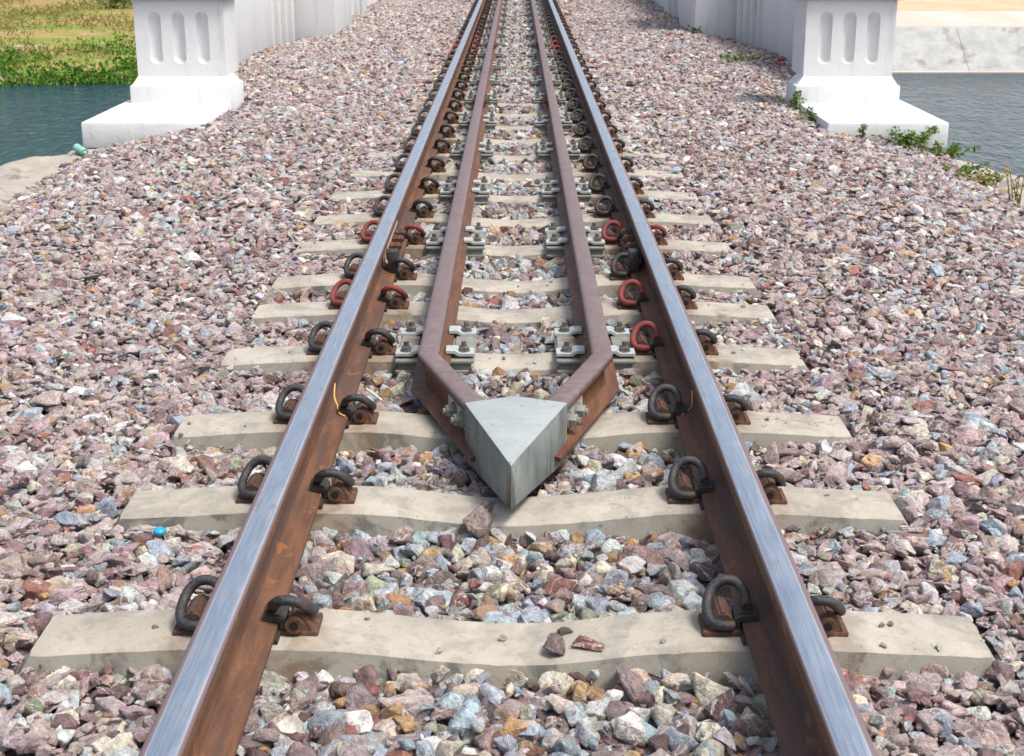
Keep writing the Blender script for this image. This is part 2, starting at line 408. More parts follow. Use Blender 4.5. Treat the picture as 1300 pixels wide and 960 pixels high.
def sheet(name, m, xs, ys, fz):
    nx, ny = len(xs), len(ys); mb = MB()
    mb.v = [(x, y, fz(x, y)) for y in ys for x in xs]
    mb.f = [(j*nx+i, j*nx+i+1, (j+1)*nx+i+1, (j+1)*nx+i) for j in range(ny-1) for i in range(nx-1)]
    return tag(mb.build(name, m, smooth=180), kind='structure')
def bank_z(x, y):
    s = 46.6+1.2*noise.noise(Vector((x*.12, 3.3, 0)))+.05*(x+16)
    d = y-s
    if d < 0: return WZ+max(-1.3, d*.35)
    return WZ+.10+.35*(1-math.exp(-d*.9))+d*.011+.22*noise.noise(Vector((x*.18, y*.10, 0)))*min(1, d*.3)
sheet('left_bank', M['grass'], np.concatenate([np.linspace(-500, -50, 30), np.linspace(-48, -7, 90)]),
      np.concatenate([np.linspace(42, 75, 90), np.linspace(77, 140, 30), np.linspace(150, 900, 12)]), bank_z)
sheet('right_bank', M['sand'], np.concatenate([np.linspace(8, 45, 60), np.linspace(50, 500, 20)]),
      np.concatenate([np.linspace(54.1, 75, 30), np.linspace(80, 900, 20)]),
      lambda x, y: -2.17+(y-54)*.012+.10*noise.noise(Vector((x*.25, y*.4, 0)))*min(1, (y-54.1)*.5))

# far concrete apron of the right bank
ap = thing('embankment_wall', 'pale stained concrete embankment sloping into the water below the sandy bank', 'embankment', (30, 50, WZ))
for a, b in ((-22, -14.2), (-14.2, -1.4), (-1.4, 11.4), (11.4, 60)):
    MB().prism([(-.12, -1.0), (0, 0.0), (2.0, 1.40), (2.15, 1.40), (2.6, -1.0)], 'x', a+.008, b-.008).build('apron_panel', M['apron'], ap)
MB().prism([(2.05, 1.35), (2.12, 1.45), (4.0, 1.86), (4.3, 1.84), (4.3, .6)], 'x', -22, 60).build('upper_band', M['apron2'], ap)
MB().prism([(-.22, -.6), (-.22, .05), (-.02, .07), (.05, -.6)], 'x', -22, 60).build('toe_strip', M['apron2'], ap)

# track embankment between its side walls
def edge_x(y):            # half width of the formation: flares outward nearer than the pillar slabs
    return 2.98 if y > 9.7 else 2.98+(9.7-y)*.12
ems = MB()
ey = [-6, 0, 3, 5, 7, 8.4, 9.6, 9.8, 12, 19.6]
for i in range(len(ey)-1):
    a, b = ey[i], ey[i+1]; xa, xb = edge_x(a)-.04, edge_x(b)-.04
    ems.add([(-xa, a, WZ-1.2), (xa, a, WZ-1.2), (xb, b, WZ-1.2), (-xb, b, WZ-1.2), (-xa, a, -.40), (xa, a, -.40), (xb, b, -.40), (-xb, b, -.40)],
            [(4,5,6,7), (0,4,7,3), (1,2,6,5)]+([(0,1,5,4)] if i == 0 else [])+([(3,7,6,2)] if i == len(ey)-2 else []))
tag(ems.build('embankment', M['stonekerb']), kind='structure')
tag(MB().box(-3.0, 3.0, 19.6, 62, -1.5, -.42).build('bridge_deck', M['stonekerb']), kind='structure')

# ------------------------------------------------------------------ ballast level
SL_Y = [2.516, 3.186, 3.755, 4.42, 4.99, 5.425, 6.06, 6.64, 7.25, 7.90, 8.57]
SL_Y = [y+.0825 for y in SL_Y]
while SL_Y[-1] < 26.6: SL_Y.append(SL_Y[-1]+.64)
RX = .533
def lerp(a, b, t): return a+(b-a)*np.clip(t, 0, 1)
def lf(x, y): return .5*np.sin(2.1*x+1.3*np.sin(1.7*y))+.5*np.sin(2.7*y+1.9*np.sin(1.1*x)+2.)
def level(x, y):          # height of the tops of the stones
    ax = np.abs(x)
    ins = lerp(-.213, -.197, (y-3.)/3.5); ins = np.where(y > 8.5, lerp(-.200, -.188, (y-8.5)/4), ins)
    mid = np.where(y < 4.6, lerp(-.213, -.200, (y-2.4)/2.2), lerp(-.198, -.170, (y-4.6)/6))
    out = lerp(-.192, -.158, (y-2.5)/6.5)
    z = np.where(ax < .56, ins, lerp(mid, out, (ax-.86)/.22))
    drop = np.clip((ax-2.0)/.85, 0, 1.3); far = np.clip((y-10.5)/2, 0, 1)
    z = z-drop**1.2*(.155*(1-far)+.10*far)
    return z+.012*lf(x, y)*np.where(ax > 1.05, 1.3, .5)
gx = np.linspace(-3.02, 3.02, 122); gy = np.concatenate([np.linspace(.4, 12, 160), np.linspace(12.2, 62, 90)])
mb = MB(); mb.v = [(float(x)*(edge_x(y)/2.98 if y < 9.7 else 1.), float(y), 0) for y in gy for x in gx]
V = np.array(mb.v); V[:, 2] = level(V[:, 0], V[:, 1])-.034; mb.v = [tuple(map(float, p)) for p in V]
nx = len(gx); mb.f = [(j*nx+i, j*nx+i+1, (j+1)*nx+i+1, (j+1)*nx+i) for j in range(len(gy)-1) for i in range(nx-1)]
bed = tag(mb.build('ballast_bed', M['bed'], smooth=180), kind='structure')

# ------------------------------------------------------------------ bridge-end masonry (both sides)
def fluted_face(w0, w1, z0, z1, centres, r, fz0, fz1, y=0.):
    nx, nz = 190, 160; mb = MB()
    xs = np.linspace(w0, w1, nx); zs = np.linspace(z0, z1, nz)
    for z in zs:
        for x in xs:
            d = 0.
            for c in centres:
                zz = min(max(z, fz0+r), fz1-r); q = math.hypot(x-c, z-zz)
                if q < r: d = max(d, math.sqrt(max(0, r*r-q*q))*.95+.008)
            mb.v.append((float(x), y+d, float(z)))
    mb.f = [(j*nx+i, j*nx+i+1, (j+1)*nx+i+1, (j+1)*nx+i) for j in range(nz-1) for i in range(nx-1)]
    return mb
def side_masonry(sg):
    where = 'left' if sg < 0 else 'right'
    X = lambda a, b: (min(sg*a, sg*b), max(sg*a, sg*b))
    t = thing('bridge_pillar', f'white bridge pillar with three round-topped flutes, on the {where} bank side', 'pillar', (sg*2.51, 10.77, -.3), 0, 'white fluted pillars at the bridge end')
    # local frame: x about the pillar centre, y from the plinth front, z from the ground
    def L(a, b): return a-2.51, b-2.51
    mbs = MB().box(sg*.58-.0 if sg > 0 else -.47, .47 if sg > 0 else .58, -1.05, .5, -.02, .172, .022) if False else None
    o, i_ = .46, -.37
    xs = X(i_, o); MB().box(xs[0], xs[1], -1.06, .30, -.01, .172, .016).build('base_slab', M['white'], t, smooth=40)
    xs = X(-.33, .43); MB().box(xs[0], xs[1], -1.00, .3, -.3, -.012, .02).build('footing', M['stonekerb'], t, smooth=40)
    xs = X(-.40, .385); MB().box(xs[0], xs[1], -.02, .36, -.05, .302, .009).build('plinth', M['white'], t, smooth=40)
    xa, xb = -.385, .37; 
    xs0 = X(xa, xb); xs1 = X(-.335, .335)
    MB().add([(xs0[0], 0, .302), (xs0[1], 0, .302), (xs0[1], .34, .302), (xs0[0], .34, .302), (xs1[0], .055, .362), (xs1[1], .055, .362), (xs1[1], .30, .362), (xs1[0], .30, .362)],
             [(0,1,5,4), (1,2,6,5), (2,3,7,6), (3,0,4,7), (4,5,6,7)]).build('plinth_moulding', M['white'], t)
    s0, s1 = xs1
    w = s1-s0; cs = [s0+w*k for k in (.225, .49, .755)]
    fm = fluted_face(s0, s1, .36, .93, cs, .046, .458, .835, .058)
    fm.add([(s0, .058, .36), (s0, .52, .36), (s0, .52, .93), (s0, .058, .93)], [(0,1,2,3)])
    fm.add([(s1, .058, .36), (s1, .52, .36), (s1, .52, .93), (s1, .058, .93)], [(0,3,2,1)])
    fm.add([(s0, .52, .36), (s1, .52, .36), (s1, .52, .93), (s0, .52, .93)], [(0,3,2,1)])
    fm.build('shaft', M['white'], t, smooth=50)
    MB().box(s0-.035, s1+.035, .02, .55, .925, .955, .004).build('soffit_band', M['pebble'], t, smooth=40)  # brown strip: the shadow under the cap, put into its colour
    cap = MB().box(s0-.055, s1+.055, 0.0, .57, .955, 1.06, .012).build('cap', M['white'], t, smooth=40)
    MB().add([(s0-.05, .005, 1.058), (s1+.05, .005, 1.058), (s1+.05, .565, 1.058), (s0-.05, .565, 1.058), ((s0+s1)/2, .29, 1.2)], [(0,1,4), (1,2,4), (2,3,4), (3,0,4)]).build('cap_top', M['white'], t)
    # recessed wing wall, stepped fluted pilaster, pier
    t = thing('wing_wall', f'white recessed wall running back from the {where} pillar', 'wall', (sg*2.93, 11.4, -.4))
    xs = X(0, .35); MB().box(xs[0], xs[1], 1.3, 5.9, 0, 1.28, .01).build('wall_face', M['white'], t, smooth=40)
    xs = X(-.05, .4); MB().box(xs[0], xs[1], 1.35, 5.88, 1.28, 1.42, .015).build('coping', M['white'], t, smooth=40)
    t = thing('pilaster', f'white stepped pilaster with upright grooves between {where} wing wall and pier', 'pilaster', (sg*2.93, 17.3, -.4))
    for k in range(4):
        xs = X(-.055*k-.04, .35); MB().box(xs[0], xs[1], .17*k, .17*k+.12, 0, 1.5, .025).build('rib', M['white'], t, smooth=40)
        xs = X(-.055*k+.0, .35); MB().box(xs[0], xs[1], .17*k+.12, .17*(k+1), 0, 1.5).build('groove_back', M['white'], t)
    t = thing('bridge_pier', f'plain white pier facing the camera behind the {where} pilaster', 'pier', (sg*2.23, 18.03, -.4))
    xs = X(0, .95); MB().box(xs[0], xs[1], 0, 1.75, 0, 1.6, .02).build('shaft', M['white'], t, smooth=40)
    xs = X(-.05, 1.0); MB().box(xs[0], xs[1], -.05, 1.8, 1.6, 1.75, .015).build('cap', M['white'], t, smooth=40)
    t = thing('parapet_wall', f'white bridge parapet with upright posts along the {where} track side', 'wall', (sg*2.42, 19.8, -.45))
    xs = X(0, .3); MB().box(xs[0], xs[1], 0, 40, 0, 1.35).build('wall_face', M['white'], t)
    xs = X(-.05, .35); MB().box(xs[0], xs[1], 0, 40, 1.35, 1.47, .01).build('coping', M['white'], t, smooth=40)
    for k in range(10):
        y = 2.2+3.8*k
        xs = X(-.12, 0.02); p = MB(); p.box(xs[0], xs[1], y, y+.55, 0, 1.36, .012)
        p.build('post', M['white'], t, smooth=40)
        xs = X(-.07, .02); MB().box(xs[0], xs[1], y-.22, y-.06, 0, 1.355, .01).build('side_fillet', M['white'], t, smooth=40)
for sg in (-1, 1): side_masonry(sg)

# kerb stones at the formation edge
def hull_obj(name, pts, m, bev, loc=(0,0,0), amp=0., seed=0, cuts=1):
    bm = bmesh.new()
    for p in pts: bm.verts.new(p)
    r = bmesh.ops.convex_hull(bm, input=bm.verts)
    bmesh.ops.delete(bm, geom=list({g for g in r['geom_interior'] if isinstance(g, bmesh.types.BMVert)}), context='VERTS')
    bmesh.ops.dissolve_limit(bm, angle_limit=R(3), verts=bm.verts, edges=bm.edges)
    bmesh.ops.bevel(bm, geom=bm.edges[:], offset=bev, segments=2, affect='EDGES', profile=.6)
    bmesh.ops.triangulate(bm, faces=bm.faces)
    for _ in range(cuts): bmesh.ops.subdivide_edges(bm, edges=[e for e in bm.edges if e.calc_length() > bev*2.5], cuts=1, use_grid_fill=True)
    bmesh.ops.triangulate(bm, faces=bm.faces)
    if amp:
        for v in bm.verts: v.co += v.normal*amp*noise.fractal(v.co*(2.2/max(.2, .2))+Vector((seed*9.1, 0, 0)), 1., 2., 4)
    mb = MB().bm(bm); return mb.build(name, m, None, loc, smooth=38)
def slabpts(poly, z0, z1): return [(x, y, z) for x, y in poly for z in (z0, z1)]
tag(hull_obj('kerb_stone', slabpts([(-3.06, 9.46), (-2.80, 9.36), (-2.80, 7), (-3.7, 7), (-3.36, 8.7), (-3.31, 9.36)], -.75, -.318), M['stonekerb'], .03, amp=.03, seed=1, cuts=4),
    'long grey weathered concrete kerb at the ballast edge above the water', 'kerb')
tag(hull_obj('kerb_stone', slabpts([(-2.985, 9.70), (-2.62, 9.7), (-2.66, 9.40), (-3.05, 9.50)], -.75, -.315), M['stonekerb'], .025, amp=.025, seed=2, cuts=3),
    'small tan kerb stone under the corner of the white slab by the bottle', 'kerb')
tag(hull_obj('kerb_stone', slabpts([(2.66, 9.68), (2.88, 9.66), (3.04, 9.1), (3.2, 8.3), (3.7, 7), (2.80, 7), (2.76, 8.6)], -.75, -.325), M['stonekerb'], .03, amp=.025, seed=3, cuts=4),
    'tan concrete kerb at the ballast edge below the weedy corner', 'kerb')

# ------------------------------------------------------------------ sleepers with cast-in shoulders
SEAT = -.165
def sleeper_top(ax):
    if ax < .44: return SEAT-.033*(.5+.5*math.cos(math.pi*ax/.44))
    if ax < .66: return SEAT
    t = (ax-.66)/.34; return SEAT-.018*t
def sleeper_mesh(sd=0):
    xs = sorted([-.955+1.91*i/76 for i in range(77)])
    xs0_ = [-.955, -.88, -.78, -.70, -.66, -.5, -.44, -.40, -.36, -.32, -.28, -.24, -.20, -.15, -.10, -.05]; 
    mb = MB(); n = 8
    def ring(x, top, k=1.):
        b = .007; w1, w2 = (.0035*noise.noise(Vector((x*17, sd*3.1+q_, 1.)))+.002*noise.noise(Vector((x*60, sd*3.1, q_))) for q_ in (0., 5.)); dz = .0022*noise.noise(Vector((x*6, sd*2.7, 9.))); top = top+dz; return [(x, -.125, -.36), (x, -.0825*k-.004-w1, top-b-abs(w1)), (x, -.0825*k+.006+abs(w1), top), (x, .0825*k-.006-abs(w2), top), (x, .0825*k+.004+w2, top-b-abs(w2)), (x, .125, -.36)]
    rings = [[(-1.02, y, -.36) if z < -.3 else (-.985, y*.93, z-.045) for (_, y, z) in ring(-1, sleeper_top(1.))]]
    rings += [ring(x, sleeper_top(abs(x)), .94 if abs(x) > .95 else 1.) for x in xs]
    rings += [[(-x, y, z) for x, y, z in rings[0]]]
    for r in rings: mb.v += r
    m = 6
    for i in range(len(rings)-1):
        for k in range(m-1): mb.f.append((i*m+k, i*m+k+1, (i+1)*m+k+1, (i+1)*m+k))
    mb.f += [tuple(range(m)), tuple(range((len(rings)-1)*m, len(rings)*m))]
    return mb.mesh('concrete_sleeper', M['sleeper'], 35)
ME_SLS = [sleeper_mesh(i) for i in range(5)]
# shoulder, local: +u away from the rail foot edge, v towards the camera (-y), origin on the seat at the foot edge
def shoulder():
    mb = MB(); mb.box(.004, .080, -.042, .042, -.01, .010, .004)
    mb.prism([(.016, .010), (.068, .010), (.058, .036), (.048, .046), (.032, .046), (.020, .036)], 'y', -.040, .036)
    mb.prism([(.034, .045), (.046, .045), (.043, .050), (.037, .050)], 'y', -.038, .034)
    mb.tube([(.034, -.050, .026), (.034, -.038, .026)], .0185, 14, 1)
    return mb.mesh('clip_shoulder', M['iron'], 35)
ME_SH = shoulder()
ME_HOLE_SHADE = MB().tube([(.034, -.0512, .026), (.034, -.042, .026)], .0095, 12, 1).mesh('socket_shade', M['dark'], 40)  # solid black plug: shade of the socket opening painted on
ME_PAD = MB().box(-.072, .072, -.078, .078, -.006, .0055, .002).mesh('rail_pad', M['pad'])
CLIP_PATH = [(-.013, .010, .0475), (-.014, -.016, .053), (-.008, -.037, .069), (.012, -.049, .083), (.040, -.051, .083), (.064, -.043, .068),
             (.077, -.020, .047), (.078, .012, .033), (.067, .037, .0245), (.044, .048, .0225), (.018, .046, .022)]
CLIP_PATH = [(.002+(a-.002)*.86, b*.88, c*.93+.0035) for a, b, c in CLIP_PATH]
ME_CLIP = MB().tube(CLIP_PATH, .0107, 10, 4).mesh('rail_clip', M['clip'], 50)
ME_CLIPR = ME_CLIP.copy(); ME_CLIPR.materials.clear(); ME_CLIPR.materials.append(M['clip_red'])
def insul():
    mb = MB(); mb.prism([(-.034, .032), (-.030, .041), (.004, .037), (.014, .030), (.014, .012), (.003, .012), (.003, .026)], 'y', -.034, .030)
    mb.prism([(-.026, .040), (-.022, .044), (.002, .040), (.006, .036)], 'y', -.026, .018)
    return mb.mesh('toe_insulator', M['pad'])
ME_INS = insul()
def link(name, me, parent=None, loc=(0,0,0), rz=0):
    o = bpy.data.objects.new(name, me); COL.objects.link(o); o.location = loc; o.rotation_euler = (0, 0, rz)
    if parent: o.parent = parent
    return o
CLIP_SPOTS = []      # (key, x, rotation): the clip frame has v = +y away from the camera on the left-hand side of a rail
for rail, rx in (('left', -RX), ('right', RX)):
    CLIP_SPOTS.append((rail, -1, rx-.0665, math.pi)); CLIP_SPOTS.append((rail, 1, rx+.0665, 0.))
RED = {(5, 'left', -1), (5, 'left', 1), (5, 'right', -1), (4, 'right', -1), (7, 'left', -1), (7, 'left', 1), (7, 'right', -1), (7, 'right', 1)}
far_red = [i+1 for i, y in enumerate(SL_Y) if 14.9 < y < 16.6]
for k in far_red:
    for r_ in ('left', 'right'):
        for s_ in (-1, 1):
            if (r_, s_) != ('right', 1): RED.add((k, r_, s_))
# NB. the clip path is drawn for a clip standing on the +u side; seen from above every clip is the same piece turned half round
for i, y in enumerate(SL_Y):
    k = i+1
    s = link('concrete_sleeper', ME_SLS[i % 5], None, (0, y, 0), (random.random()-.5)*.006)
    extra = {1: ', pebbles lying on it', 2: ', under the block tip', 3: ', crossed by the bent rail feet', 5: ', all of its left clips red'}.get(k, ' between stones')
    tag(s, f'beige concrete sleeper, {ordinal(k)} from the front{extra}', 'sleeper', 'concrete sleepers under the track')
    for rx in (-RX, RX): link('rail_pad', ME_PAD, s, (rx, 0, SEAT+.005))
    for rail, side, x, rz in CLIP_SPOTS:
        sh = link('clip_shoulder', ME_SH, s, (x, 0, SEAT), rz); link('socket_shade', ME_HOLE_SHADE, sh)
        red = (k, rail, side) in RED
        inner = (rail == 'left') == (side == 1)
        c = link('rail_clip', ME_CLIPR if red else ME_CLIP, None, (x, y+(random.random()-.5)*.008, SEAT), rz+(random.random()-.5)*.12)
        tag(c, f"{'red painted' if red else 'dark'} looped spring clip, {'inner' if inner else 'outer'} side of {rail} rail, {ordinal(k)} sleeper from front",
            'rail clip', 'spring clips holding the running rails')
        link('toe_insulator', ME_INS, c)

for sl_, x0, x1 in ((bpy.data.objects['concrete_sleeper.002'], .70, .93),):
    mb = MB(); xx = x0
    while xx < x1-.02:
        for _ in range(2):
            zt = sleeper_top(abs(xx)); dy = random.uniform(-.008, .008); ln = random.uniform(.008, .02)
            if random.random() < .5: mb.box(xx, xx+.005, dy-ln, dy+ln, zt-.006, zt+.0011)
            else: mb.box(xx, xx+.02, dy+.014, dy+.019, zt-.006, zt+.0011)
            xx += random.uniform(.008, .016)
        xx += .012
    mb.build('cast_mark', M['sleeper'], sl_)

# ------------------------------------------------------------------ running rails
def rail_profile(h, head, foot, web=.0075):
    k = h/.152; a = head/.033
    half = [(0, 0), (.013*a, -.0004), (.023*a, -.0016), (.0285*a, -.0038), (.0318*a, -.0075), (.033*a, -.012), (.0335*a, -.030*k), (.030*a, -.036*k), (.011, -.046*k), (web, -.056*k),
            (web, -.112*k), (.013, -.126*k), (.030, -.134*k), (foot, -.1415*k), (foot+.0005, -.1500*k), (foot-.003, -.152*k)]
    return [(x, z) for x, z in half]+[(-x, z) for x, z in half[:0:-1]]
PR = rail_profile(.152, .033, .0665)
JY = 5.784
def running_rail(x, y0, y1, label, flip):
    # local +x faces the gauge side on both rails, so the right rail is turned round
    n = 6; ys = [y0+(y1-y0)*i/n for i in range(n+1)]
    path = [(0, q-y0) for q in ys] if not flip else [(0, -(q-y0)) for q in ys]
    o = MB().sweep(PR, path).build('running_rail', M['rail'], None, (x, y0, 0), smooth=30)
    if flip: o.rotation_euler = (0, 0, math.pi)
    return tag(o, label, 'rail', 'steel running rails')
rails = {}
for sg, w in ((-1, 'left'), (1, 'right')):
    rails[w] = running_rail(sg*RX, .8, JY-.002, f'near length of the {w} running rail with polished bluish top', sg > 0)
    running_rail(sg*RX, JY+.002, 60, f'far length of the {w} running rail beyond the joint', sg > 0)
    fp = thing('fishplate', f"{'pale dusty' if sg < 0 else 'dark rusty'} bolted fishplates at the {w} running rail joint", 'fishplate', (sg*RX, JY, 0), 0 if sg < 0 else math.pi, 'fishplates at the rail joints')
    pm = M['paleplate'] if sg < 0 else M['iron']
    for q in (1, -1):                                     # q = +1 gauge side (local +x)
        MB().prism([(q*.009, -.042), (q*.030, -.038), (q*.031, -.052), (q*.020, -.060), (q*.020, -.108), (q*.034, -.124), (q*.034, -.132), (q*.011, -.126)], 'y', -.25, .25).build('plate', pm if q > 0 else M['iron'], fp, smooth=30)
    for yy in (-.19, -.07, .07, .19):
        b = MB().tube([(-.045, yy, -.084), (.072, yy, -.084)], .0105, 8, 1); b.hexa((.020, yy, -.084), .021, (1, 0, 0), .024); b.hexa((-.020, yy, -.084), .021, (-1, 0, 0), .016)
        b.hexa((.046, yy, -.084), .0195, (1, 0, 0), .02)
        b.build('bolt', M['iron'], fp, smooth=30)
    MB().box(.034, .075, -.31 if sg < 0 else .25, -.25 if sg < 0 else .31, -.13, -.05, .006).build('bond_bracket', M['clip'], fp, smooth=30)

# yellow chalk strokes on the rail feet
mk = MB(); zf = -.1335
mk.tube([(-RX+.030, 3.86, -.1305), (-RX+.040, 3.80, -.132), (-RX+.060, 3.785, -.137)], .0028, 6, 3)
mk.tube([(-RX+.0085, 3.98, -.105), (-RX+.013, 3.92, -.1245), (-RX+.030, 3.86, -.1310)], .0028, 6, 3)
o = mk.build('paint_stroke', M['yellow'], None, smooth=60); tag(o, 'curved yellow paint stroke on foot of left rail by third sleeper', 'paint mark')
mk = MB().tube([(-RX+.048, 3.955, -.1358), (-RX+.056, 3.94, -.1375), (-RX+.052, 3.93, -.1365), (-RX+.060, 3.91, -.1385), (-RX+.062, 3.925, -.139)], .0026, 6, 3)
tag(mk.build('chalk_figure', M['yellow'], None, smooth=60), 'small cream chalk figure on dark patch of left rail foot', 'chalk mark')
mk = MB(); mk.tube([(RX-.0085, 3.92, -.105), (RX-.012, 3.88, -.1235), (RX-.022, 3.83, -.129), (RX-.05, 3.80, -.1365)], .0026, 6, 3)
tag(mk.build('paint_stroke', M['yellow'], None, smooth=60), 'thin yellow paint stroke on foot of right rail by third sleeper', 'paint mark')

# ------------------------------------------------------------------ guard rails, chairs, nose block
GX0, GZ, GH = .262, -.035, .121
def gx(sg): return .009+sg*GX0
PG0 = rail_profile(GH, .0315, .053, .007)
# flatter, squarer head
PG = [(x, z+GZ) for x, z in PG0]
GJ = 10.75
for sg, w in ((-1, 'left'), (1, 'right')):
    end = (.010+sg*.108, 3.615)
    p = [end, (gx(sg), 4.075), (gx(sg), 6.), (gx(sg), GJ-.002)]
    g = MB().sweep(PG, p).build('guard_rail', M['guard'], None, smooth=30)
    tag(g, f'{w} rusty guard rail, near length bent inward to meet the grey block', 'guard rail', 'guard rails between the running rails')
    # foot of the bent arm runs on a little beside the block
    d = (Vector((p[0][0], p[0][1], 0))-Vector((p[1][0], p[1][1], 0))).normalized(); nrm = Vector((d.y, -d.x, 0))
    if nrm.x*sg < 0: nrm = -nrm
    e = Vector((end[0], end[1], 0)); zt, zb = GZ-.113, GZ-.121
    a0, a1 = e+nrm*.007, e+nrm*.0525; b0, b1 = e+d*.105+nrm*.010, e+d*.125+nrm*.0525
    MB().add([(*q.xy, z) for z in (zb, zt+.004) for q in (a0-d*.01, a1-d*.01, b1, b0)], [(0,1,2,3), (4,5,6,7), (0,1,5,4), (1,2,6,5), (2,3,7,6), (3,0,4,7)]).build('foot_end', M['guard'], g)
    y = GJ+.002; k = 0
    o = MB().sweep(PG, [(gx(sg), GJ+.002), (gx(sg), 15.5)]).build('guard_rail', M['guard'], None, smooth=30)
    tag(o, f'{w} rusty guard rail, middle length between its two joints', 'guard rail', 'guard rails between the running rails')
    o = MB().sweep(PG, [(gx(sg), 15.504), (gx(sg), 60)]).build('guard_rail', M['guard'], None, smooth=30)
    tag(o, f'{w} rusty guard rail, far length running onto the bridge', 'guard rail', 'guard rails between the running rails')
    for q, nm in ((GJ, 'nearer'), (15.502, 'farther')):
        fp = thing('guard_fishplate', f'rusty bolted fishplates at the {nm} joint of the {w} guard rail', 'fishplate', (gx(sg), q, GZ), 0, 'fishplates at the guard rail joints')
        for s2 in (-1, 1):
            MB().box(min(s2*.012, s2*.034), max(s2*.012, s2*.034), -.2, .2, -.095, -.04, .004).build('plate', M['iron'], fp, smooth=30)
        for yy in (-.14, -.05, .05, .14):
            b = MB().tube([(-.06, yy, -.066), (.06, yy, -.066)], .009, 8, 1); b.hexa((.034, yy, -.066), .018, (1, 0, 0), .015); b.hexa((-.034, yy, -.066), .018, (-1, 0, 0), .015)
            b.build('bolt', M['iron'], fp, smooth=30)

def make_chair(first):
    t = thing('guard_rail_chair', first, 'rail chair', (0, 0, 0), 0, 'steel chairs clamping the guard rails')
    mb = MB(); mb.box(-.128, .128, -.172, .172, -.168, -.1585, .002); mb.box(-.118, .118, -.162, .162, -.192, -.168); mb.box(-.128, .128, -.172, .172, -.204, -.192, .002)
    mb.build('base_plate', M['plate'], t)
    for sx in (-1, 1):
        MB().box(min(sx*.062, sx*.122), max(sx*.062, sx*.122), -.135, .135, -.1585, -.1505, .001).build('packing_strip', M['plate'], t)
        for yy in (-.116, .116):
            c = MB().prism([(sx*.036, -.1410), (sx*.062, -.1410), (sx*.078, -.1500), (sx*.128, -.1500), (sx*.128, -.1410), (sx*.082, -.1410), (sx*.066, -.1320), (sx*.036, -.1320)], 'y', yy-.033, yy+.033).build('clamp_plate', M['galv'], t)
            b = MB().tube([(sx*.094, yy, -.142), (sx*.094, yy, -.108)], .0088, 8, 1); b.hexa((sx*.094, yy, -.141), .017, (0, 0, 1), .017)
            b.tube([(sx*.094, yy, -.1412), (sx*.094, yy, -.1380)], .021, 12, 1)
            b.build('bolt', M['nut'], t, smooth=30)
    return t
chair_ids = [3, 6]+list(range(8, len(SL_Y), 2)); proto = None; n_ch = 0
for k in chair_ids:
    n_ch += 1
    for sg, w in ((-1, 'left'), (1, 'right')):
        lab = f'pale steel chair with four bolted clamps on {w} guard rail, {ordinal(n_ch)} from the block'
        if proto is None: c = proto = make_chair(lab)
        else: c = copy_tree(proto); c['label'] = lab
        c.location = (gx(sg), SL_Y[k]+.045, 0)

nb = thing('nose_block', 'grey steel wedge block joining the two bent guard rails, its tip toward the viewer', 'block', (.011, 3.16, 0))
def block_mesh():
    zt = GZ+.002
    top = [(-.012, -.012, zt), (.139, .446, zt), (-.003, .505, zt), (-.139, .446, zt)]
    bot = [(-.012, -.012, -.150), (.139, .446, -.200), (-.003, .505, -.20), (-.139, .446, -.200)]
    bm = bmesh.new(); tv = [bm.verts.new(p) for p in top]; bv = [bm.verts.new(p) for p in bot]
    bm.faces.new(tv); bm.faces.new(bv[::-1])
    for i in range(4): bm.faces.new((tv[i], bv[i], bv[(i+1) % 4], tv[(i+1) % 4]))
    bmesh.ops.recalc_face_normals(bm, faces=bm.faces)
    bmesh.ops.bevel(bm, geom=bm.edges[:], offset=.0035, segments=2, affect='EDGES', profile=.5)
    return MB().bm(bm)
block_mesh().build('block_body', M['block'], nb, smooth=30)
for sg in (-1, 1):
    a = Vector((gx(sg)-.011, 4.075-3.16, 0)); e = Vector((-.001+sg*.108, 3.615-3.16, 0)); d = (a-e).normalized(); nrm = Vector((d.y, -d.x, 0))
    if nrm.x*sg < 0: nrm = -nrm
    q0, q1 = e-d*.005+nrm*.0075, e+d*.20+nrm*.0075
    pl = MB().add([(*v.xy, z) for z in (GZ-.093, GZ-.040) for v in (q0, q1, q1+nrm*.012, q0+nrm*.012)], [(0,1,2,3), (4,5,6,7), (0,1,5,4), (1,2,6,5), (2,3,7,6), (3,0,4,7)]).build('connection_plate', M['galv'], nb)
    MB().tube([q0+nrm*.006+Vector((0, 0, z_)) for z_ in [GZ-.095+.009*i for i in range(7)]], [.006, .005], 7, 1).build('weld_bead', M['plate'], pl, smooth=60)
    for t in (.055, .135):
        c = e+d*t+nrm*.018; c.z = GZ-.066
        b = MB().tube([c, c+nrm*.008], .024, 14, 1); b.hexa(c+nrm*.006, .019, nrm, .022); b.tube([c, c+nrm*.036], .0095, 8, 1)
        b.build('bolt', M['plate'], pl, smooth=30)

